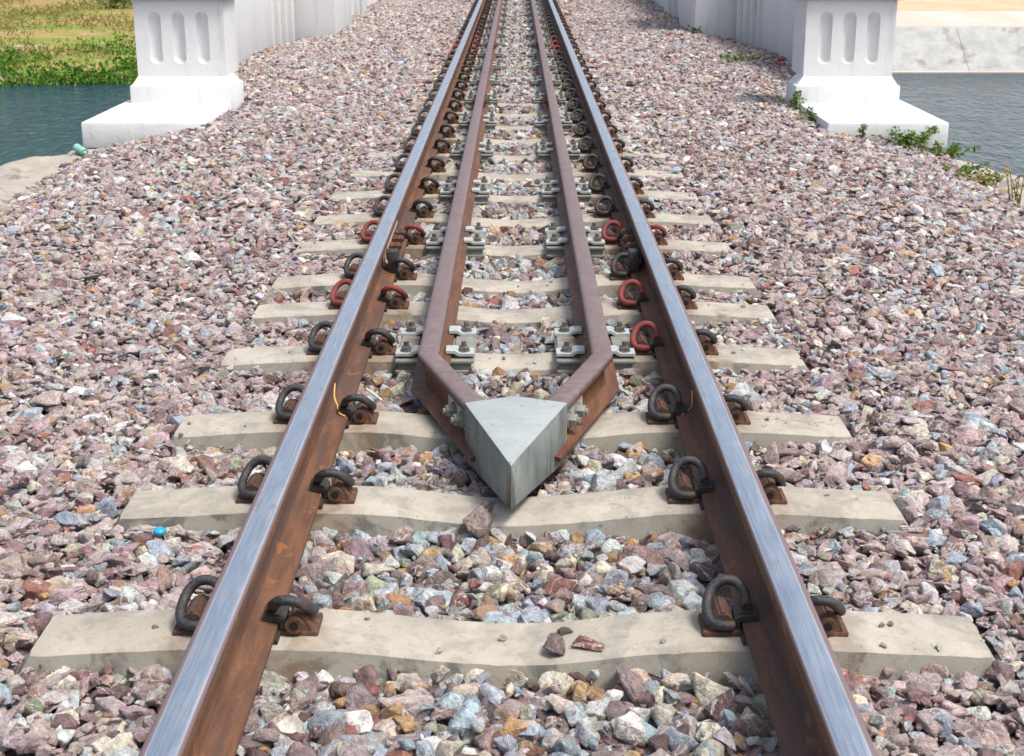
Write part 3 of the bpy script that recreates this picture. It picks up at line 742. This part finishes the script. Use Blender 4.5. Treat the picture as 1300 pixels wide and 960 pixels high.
# ------------------------------------------------------------------ ballast stones
def stone_mesh(i):
    g = np.random.default_rng(100+i); bm = bmesh.new()
    el = (1., g.uniform(.62, .95), g.uniform(.42, .78))
    for _ in range(g.integers(10, 15)):
        p = g.normal(size=3); p /= np.abs(p).max()**.75*np.linalg.norm(p)**.25
        p *= g.uniform(.82, 1.05); bm.verts.new(tuple(p*np.array(el)*.5))
    r = bmesh.ops.convex_hull(bm, input=bm.verts)
    bmesh.ops.delete(bm, geom=[v for v in bm.verts if not v.link_faces], context='VERTS')
    bmesh.ops.dissolve_limit(bm, angle_limit=R(14), verts=bm.verts, edges=bm.edges)
    bmesh.ops.bevel(bm, geom=bm.edges[:], offset=.035, segments=1, affect='EDGES', profile=.5)
    bmesh.ops.triangulate(bm, faces=bm.faces)
    bmesh.ops.subdivide_edges(bm, edges=[e for e in bm.edges if e.calc_length() > .14], cuts=1, use_grid_fill=True)
    bmesh.ops.subdivide_edges(bm, edges=[e for e in bm.edges if e.calc_length() > .16], cuts=1, use_grid_fill=True)
    bmesh.ops.triangulate(bm, faces=bm.faces); bm.normal_update()
    for v in bm.verts:
        v.co += v.normal*(.045*noise.fractal(v.co*3.2+Vector((i*7.7, 0, 0)), 1., 2., 3)+.012*noise.noise(v.co*14+Vector((0, i*3.1, 0))))
    me = MB().bm(bm).mesh('ballast_stone', M['stone'], 28); return me
NP = 26
protos = [stone_mesh(i) for i in range(NP)]

PAL = {'mauve': (.222, .170, .166), 'dmauve': (.140, .094, .092), 'pink': (.335, .285, .272), 'blue': (.285, .325, .365), 'grey': (.43, .44, .44),
       'cream': (.47, .42, .345), 'orange': (.37, .235, .130), 'olive': (.265, .26, .20), 'white': (.60, .585, .56), 'red': (.24, .115, .095)}
IN = [('mauve', .20), ('dmauve', .12), ('pink', .08), ('blue', .19), ('grey', .15), ('cream', .11), ('orange', .05), ('olive', .05), ('white', .03), ('red', .02)]
OUT = [('mauve', .35), ('dmauve', .14), ('pink', .26), ('blue', .075), ('grey', .06), ('cream', .065), ('orange', .02), ('olive', .015), ('white', .02), ('red', .02)]
def colours(x, n):
    c = np.zeros((n, 3)); inside = np.abs(x) < .5+rng.normal(0, .12, n)
    for table, mask in ((IN, inside), (OUT, ~inside)):
        w = np.array([t[1] for t in table]); idx = rng.choice(len(table), n, p=w/w.sum()); pal = np.array([PAL[t[0]] for t in table])
        c[mask] = pal[idx[mask]]*(1.08 if table is IN else np.array([1.62 if t[0] in ('mauve', 'dmauve') else 1.32 if t[0] in ('pink', 'red') else 1.16 for t in table])[idx[mask]][:, None])
    return np.clip(c*rng.uniform(.8, 1.22, (n, 1))*rng.normal(1, .035, (n, 3)), .03, .72)
def scatter(x0, x1, y0, y1, sp, sfun, lift=0.):
    nx, ny = max(1, int((x1-x0)/sp)), max(1, int((y1-y0)/(sp*.87)))
    X, Y = np.meshgrid(np.arange(nx), np.arange(ny)); X = (X+.5*(Y % 2)).ravel()*sp+x0; Y = Y.ravel()*sp*.87+y0
    X = X+rng.normal(0, .33*sp, X.size); Y = Y+rng.normal(0, .33*sp, X.size)
    s = sfun(X, Y, X.size); return np.stack([X, Y, s, np.full(X.size, lift)], 1)
lg = lambda m, sd: (lambda x, y, n: np.clip(m*np.exp(rng.normal(0, sd, n)), m*.55, m*1.9))
EXT = 3.0
parts = []
# between the rails: coarse, clean stones
parts += [scatter(-.50, .50, 1.9, 12, .044, lg(.062, .27)), scatter(-.5, .5, 1.9, 8, .037, lg(.043, .2), -.022), scatter(-.5, .5, 12, 30, .05, lg(.058, .2))]
# sides
for sg in (-1, 1):
    a, b = (.56, EXT+.1) if sg > 0 else (-EXT-.1, -.56)
    parts += [scatter(a, b, 1.9, 4.2, .038, lg(.050, .32)), scatter(a, b, 4.2, 6, .0345, lg(.043, .34)), scatter(a, b, 1.9, 5.2, .034, lg(.036, .22), -.016),
              scatter(a, b, 6, 12, .0375, lg(.046, .34)), scatter(a, b, 12, 31, .05, lg(.062, .25))]
    parts += [scatter(a, b, 1.9, 12, .17, lg(.068, .15), .008)]
parts += [scatter(-.26, .28, 3.36, 3.82, .032, lg(.045, .2), -.004)]
# grit and chips between the stones
for a, b, q in ((-2.2, -.6, .038), (-.5, .5, .06), (.6, 2.2, .038)): parts.append(scatter(a, b, 1.9, 6.5, q, lg(.017, .3), -.004))
P = np.concatenate(parts); x, y, s, lift = P.T; ax = np.abs(x)
keep = ax < np.where(y < 6.8, 3.3, np.where(y < 9.7, 2.86+rng.normal(0, .03, x.size), 2.97))
rail_d = np.abs(ax-RX); keep &= rail_d > .025
foot = rail_d < .066+.35*s
gd = np.abs(np.abs(x-.009)-GX0); foot |= (gd < .053+.35*s) & (y > 3.95)
ya = np.clip((y-3.165)/(4.075-3.165), 0, 1); in_wedge = (y > 3.4) & (y < 4.10)
arm = np.abs(np.abs(x-.01)-.258*ya); foot |= in_wedge & (arm < .05+.35*s)
keep &= ~((y > 3.14) & (y < 3.66) & (np.abs(x-.01) < .312*(y-3.148)-.014))
keep &= ~((ax > 2.08) & (y > 9.74) & (y < 11.55) & (ax < 3.05) & ~((ax < 2.2) & (y < 10.7)))
keep &= ~((ax > 2.90) & (y > 11.3)); keep &= ~((ax > 2.21) & (y > 18.0) & (y < 19.8)); keep &= ~((ax > 2.40) & (y > 19.7)); keep &= ~((ax > 2.7) & (y > 17.4))
foot = foot[keep]; x, y, s, lift = x[keep], y[keep], s[keep], lift[keep]; n = x.size; ax = np.abs(x)
# sleepers: nothing tucked wholly inside them; far ones get stones lying over
syn = np.array(SL_Y); ds = np.abs(y[:, None]-syn[None, :]).min(1)
on = (ds < .085) & (ax < .99)
flat = np.where(ax < .55, rng.uniform(.5, .82, n), rng.uniform(.36, .7, n)); zc = level(x, y)-flat*s*.40+lift+rng.normal(0, .005, n)
topz = zc+flat*s*.36
sl_top = np.where(ax < .44, SEAT-.033*(.5+.5*np.cos(np.pi*ax/.44)), SEAT-.018*np.clip((ax-.66)/.34, 0, 1))
far_cover = (y > 7.2) & (rng.random(n) < np.where(ax > .62, np.clip((y-7.2)/7, 0, .97), np.clip((y-10)/14, 0, .7)))
chip = s < .021
ok = ~on | far_cover | (chip & (rng.random(n) < .10) & (rail_d[keep] > .18))
zc = np.where(chip & on, sl_top+flat*s*.3, zc)
near_edge = (ds >= .085) & (ds < .085+.30*s) & (ax < 1.) & (topz > sl_top+.002) & (rng.random(n) < .72)          # keep stones beside a sleeper below its top edge
zc = np.where(near_edge & ~far_cover & (y < 12), np.minimum(zc, sl_top-flat*s*.42), zc)
zc = np.where(foot & (y < 30), np.minimum(zc, -.158-flat*s*.46), zc)
zc = np.where(on & far_cover & ~foot, np.maximum(zc, sl_top+flat*s*.12), zc)
# clear the clip corners a little
clipzone = (ds < .075) & (rail_d[keep] < .16); ok &= ~clipzone
x, y, s, zc, flat = x[ok], y[ok], s[ok], zc[ok], flat[ok]; n = x.size
col = colours(x, n); idx = rng.integers(0, NP, n)
rot = np.stack([rng.normal(0, .30, n), rng.normal(0, .30, n), rng.uniform(0, 6.283, n)], 1)
scl = np.stack([s*rng.uniform(.95, 1.25, n), s*rng.uniform(.85, 1.1, n), s*rng.uniform(.8, 1.25, n)], 1)
inn = np.abs(x) < .5; scl[inn, 2] *= 1.15; rot[inn, :2] *= 1.5
# the 300 that show largest are objects of their own
K = F_PX*.9577/(CAM_H+.2)/1.0
Zc = y*math.cos(PITCH)+(CAM_H-zc)*math.sin(PITCH); px = s*F_PX/Zc
u = 650+5.5+(x-.011)*F_PX/Zc; v = F_PX*(CAM_H-zc)/(Zc*math.cos(PITCH))-106
vis = (u > 8) & (u < 1292) & (v > 5) & (v < 950) & (topz[ok] > level(x, y)-.022)
score = np.where(vis, px, 0); pick = np.argsort(-score)[:300]
for i in pick:
    o = link('ballast_stone', protos[idx[i]], bed, (float(x[i]), float(y[i]), float(zc[i])))
    o.rotation_euler = tuple(float(q) for q in rot[i]); o.scale = tuple(float(q) for q in scl[i]); o['stone_col'] = [float(q) for q in col[i]]
m_ = np.ones(n, bool); m_[pick] = False
x, y, zc, col, idx, rot, scl = x[m_], y[m_], zc[m_], col[m_], idx[m_], rot[m_], scl[m_]; n = x.size
print('gravel stones', n)
pc = bpy.data.collections.new('stone_shapes')
for i, me in enumerate(protos):
    pc.objects.link(bpy.data.objects.new(f'stone_shape.{i:03d}', me))
me = bpy.data.meshes.new('ballast_gravel'); me.vertices.add(n)
me.vertices.foreach_set('co', np.stack([x, y, zc], 1).astype(np.float32).ravel())
for nm, ty, key, arr in (('rot', 'FLOAT_VECTOR', 'vector', rot), ('scl', 'FLOAT_VECTOR', 'vector', scl), ('stone_col', 'FLOAT_VECTOR', 'vector', col)):
    at = me.attributes.new(nm, ty, 'POINT'); at.data.foreach_set(key, arr.astype(np.float32).ravel())
at = me.attributes.new('pick', 'INT', 'POINT'); at.data.foreach_set('value', idx.astype(np.int32))
me.update()
go = bpy.data.objects.new('ballast_gravel', me); COL.objects.link(go); go.parent = bed; tag(go, kind='stuff')
gt = bpy.data.node_groups.new('gravel', 'GeometryNodeTree')
gt.interface.new_socket('Geometry', in_out='INPUT', socket_type='NodeSocketGeometry'); gt.interface.new_socket('Geometry', in_out='OUTPUT', socket_type='NodeSocketGeometry')
gi, gout = gt.nodes.new('NodeGroupInput'), gt.nodes.new('NodeGroupOutput')
ci = gt.nodes.new('GeometryNodeCollectionInfo'); ci.inputs['Collection'].default_value = pc; ci.inputs['Separate Children'].default_value = True; ci.inputs['Reset Children'].default_value = True
iop = gt.nodes.new('GeometryNodeInstanceOnPoints'); iop.inputs['Pick Instance'].default_value = True
def named(nm, ty):
    q = gt.nodes.new('GeometryNodeInputNamedAttribute'); q.data_type = ty; q.inputs['Name'].default_value = nm
    return q.outputs['Attribute']
e2r = gt.nodes.new('FunctionNodeEulerToRotation'); gt.links.new(named('rot', 'FLOAT_VECTOR'), e2r.inputs[0])
gt.links.new(gi.outputs[0], iop.inputs['Points']); gt.links.new(ci.outputs[0], iop.inputs['Instance']); gt.links.new(named('pick', 'INT'), iop.inputs['Instance Index'])
gt.links.new(e2r.outputs[0], iop.inputs['Rotation']); gt.links.new(named('scl', 'FLOAT_VECTOR'), iop.inputs['Scale']); gt.links.new(iop.outputs[0], gout.inputs[0])
md = go.modifiers.new('gravel', 'NODES'); md.node_group = gt

# loose stones lying on the sleepers and by the block: things of their own
def loose(p, i, sc, rz, c, label, tilt=(0, 0)):
    o = link('loose_stone', protos[i], None, p); o.rotation_euler = (tilt[0], tilt[1], rz); o.scale = sc; o['stone_col'] = list(c)
    return tag(o, label, 'stone', 'loose stones on the sleepers')
CHUNK = max(range(NP), key=lambda i: min((max(v.co[a] for v in protos[i].vertices)-min(v.co[a] for v in protos[i].vertices)) for a in range(3)))
loose((-.074, 3.168, -.186), CHUNK, (.098, .092, .098), .5, (.31, .245, .22), 'large tan brown stone leaning on the sleeper below the block tip', (.25, .1))
loose((-.058, 3.225, -.178), 8, (.062, .05, .05), 1.2, PAL['dmauve'], 'dark purple stone tucked against the left face of the block tip')
loose((.093, 2.548, -.175), 5, (.066, .058, .06), .9, PAL['mauve'], 'purple brown stone on front sleeper, the left one of a touching pair')
loose((.158, 2.552, -.181), 11, (.078, .05, .045), 2.6, PAL['red'], 'reddish brown flat stone on front sleeper, the right one of a touching pair')
loose((.112, 2.625, -.189), 7, (.036, .028, .026), .3, (.10, .09, .07), 'tiny dark pebble alone on the back edge of the front sleeper')

# ------------------------------------------------------------------ litter
t = thing('plastic_bottle', 'crumpled green plastic bottle under the corner of the left white slab', 'bottle', (-2.93, 9.50, -.318), .4); t.scale = (.62, .62, .62)
b = MB(); path = [(0, 0, .0), (.03, -.03, .035), (.07, -.09, .04), (.10, -.13, .035)]
b.tube([(-.02, .05, .075), (.0, .0, .06), (.03, -.06, .045), (.045, -.10, .03)], [.045, .045], 12, 3); b.build('body', M['bottle'], t, smooth=60)
MB().tube([(.045, -.10, .03), (.055, -.125, .024)], [.028, .013], 10, 1).build('neck', M['bottle'], t, smooth=60)
t = thing('bottle_cap', 'bright blue plastic cap among stones by the second sleeper end', 'cap', (-.845, 3.13, -.196))
bm = bmesh.new(); bmesh.ops.create_uvsphere(bm, u_segments=16, v_segments=8, radius=.016); bmesh.ops.scale(bm, vec=(1, 1, .6), verts=bm.verts)
MB().bm(bm).build('cap_body', M['blue'], t, smooth=180)
t = thing('wrapper', 'small red wrapper lying at the foot of the right wing wall', 'wrapper', (2.75, 14.9, -.22), .5); t.scale = (.55, .55, .55)
MB().tube([(-.06, 0, .03), (-.03, 0, .035), (.03, .01, .035), (.06, .01, .03)], .035, 10, 2).build('wrapper_body', M['red'], t, smooth=60)
t = thing('white_stick', 'thin white stick lying on stones beside the left rail', 'stick', (-.415, 4.12, -.205))
MB().tube([(-.035, .04, .022), (.0, .0, .012), (.03, -.045, .004)], .0035, 8, 2).build('stick_body', M['cream'], t, smooth=60)

# ------------------------------------------------------------------ plants
def weed(x, y, z, h, w, nl, label, mat='leaf', seed=0, size=.05, stems=5, cat='weed'):
    g = np.random.default_rng(seed); t = thing('weed', label, cat, (x, y, z), 0, 'weeds among the stones')
    sm = MB(); pts = []; dirs = []
    for k in range(stems):
        a = g.uniform(0, 6.28); rr = w*g.uniform(.1, 1); hh = h*g.uniform(.5, 1.1)
        base = (g.normal(0, w*.25), g.normal(0, w*.15), -.02); tip = (math.cos(a)*rr+base[0], math.sin(a)*rr*.5+base[1], hh)
        md_ = tuple((base[i]+tip[i])/2+(.15*hh if i == 2 else 0) for i in range(3))
        sm.tube([base, md_, tip], [.004, .0015], 5, 3)
        for j in range(nl//stems):
            f = g.uniform(.25, 1.); p = [base[i]*(1-f)**2+2*f*(1-f)*md_[i]+f*f*tip[i] for i in range(3)]
            pts.append([p[0]+g.normal(0, size*.4), p[1]+g.normal(0, size*.4), p[2]+g.normal(0, size*.25)]); dirs.append((g.normal(), g.normal(), .3))
    sm.build('stems', M['stem'], t); leaves_mesh(pts, size, .2, .5, seed, dirs).build('foliage', M[mat], t)
weed(2.09, 10.72, -.16, .13, .09, 90, 'leafy green weed standing against the inner corner of right plinth', 'leaf', 1, .035, 10)
weed(2.10, 10.1, -.16, .08, .10, 100, 'low green weed on the inner end of the right white slab', 'leaf', 2, .03, 8)
weed(2.37, 9.63, -.21, .09, .07, 40, 'small green sprig in front of the right white slab', 'leaf', 3, .03, 6)
weed(2.64, 9.57, -.275, .12, .26, 330, 'bushy green weed at the outer front corner of right slab', 'leaf', 4, .036, 16)
weed(2.86, 9.42, -.31, .07, .22, 240, 'sprawling low green weed below the right slab corner', 'leaf', 5, .033, 12)
weed(2.72, 8.65, -.285, .05, .24, 200, 'low mixed green weed on ballast near the right kerb', 'leaf', 6, .03, 14)
weed(2.80, 8.35, -.295, .06, .18, 130, 'low yellowish weed on ballast near the right kerb', 'blade', 16, .035, 10)
weed(2.78, 7.75, -.31, .22, .08, 30, 'dry yellow weed stalks by the right kerb', 'dry', 7, .045, 7)
weed(2.25, 14.5, -.16, .06, .26, 130, 'thin patch of green grass on ballast by the right pilaster', 'leaf', 8, .04, 10)
weed(2.24, 17.9, -.2, .12, .10, 60, 'green tuft at the foot of the far right pier', 'leafd', 9, .05, 7)

def bush(x, y, h, w, n_, label, mat, seed, cat='bush', name='bush'):
    g = np.random.default_rng(seed); z = bank_z(x, y); t = thing(name, label, cat, (x, y, z), 0, 'bushes on the far grassy bank')
    sm = MB(); pts = []
    lobes = [(g.normal(0, w*.35), g.normal(0, w*.3), h*g.uniform(.35, .75), w*g.uniform(.28, .5)) for _ in range(7)]
    for (a, b, c, r) in lobes:
        sm.tube([(0, 0, -.1), (a*.5, b*.5, c*.5), (a, b, c)], [.05, .015], 5, 2)
        for _ in range(n_//7):
            d = g.normal(size=3); d /= np.linalg.norm(d); q = r*g.uniform(.55, 1.12)
            pts.append((a+d[0]*q, b+d[1]*q, max(.03, c+d[2]*q*.75)))
    sm.build('stem', M['stem'], t); leaves_mesh(pts, .24, .2, .5, seed).build('foliage', M[mat], t)
bush(-20.3, 73, 1.7, 2.6, 560, 'dark round bush alone on the pale grassy bank', 'leafd', 21)
bush(-17.6, 74, 2.1, 3.0, 700, 'tall loose bush left of the pillar top', 'leafd', 22)
bush(-15.6, 73, 2.6, 2.6, 700, 'tallest dark bush right beside the left pillar', 'leafd', 23)
# the green belt along the waterline and the grass behind it cannot be counted
g = np.random.default_rng(5); pts = []
for _ in range(760):
    cx_ = g.uniform(-30, -8.5); d = abs(g.normal(0, 3.6)); cy_ = 45.9+1.2*noise.noise(Vector((cx_*.12, 3.3, 0)))+.05*(cx_+16)+d
    gap = noise.noise(Vector((cx_*.24, cy_*.30, 7)))
    if gap < -.10 and d > 1.3: continue
    r = g.uniform(.3, .8); hh = g.uniform(.15, .42)*(1+1.1*max(0, noise.noise(Vector((cx_*.3, 1.5, cy_*.2)))))
    z0 = max(WZ-.05, bank_z(cx_, cy_))
    for _ in range(44):
        d3 = g.normal(size=3); d3 /= np.linalg.norm(d3); q = g.uniform(.5, 1.12)
        pts.append((cx_+d3[0]*r*q*1.3, cy_+d3[1]*r*q, z0+max(.02, hh*.45+d3[2]*hh*.8*q)))
tag(leaves_mesh(pts, .17, .45, .42, 6).build('waterside_plants', M['leafw']), kind='stuff')
pts = []
for _ in range(1500):
    cx_ = g.uniform(-40, -9); cy_ = g.uniform(49, 92)
    if noise.noise(Vector((cx_*.16, cy_*.11, 2))) < -.05: continue
    z0 = bank_z(cx_, cy_); r = g.uniform(.3, .8)
    for _ in range(16): pts.append((cx_+g.normal(0, r), cy_+g.normal(0, r), z0+g.uniform(.02, .38)))
tag(leaves_mesh(pts, .24, 1.1, .2, 8).build('bank_grass', M['blade']), kind='stuff')
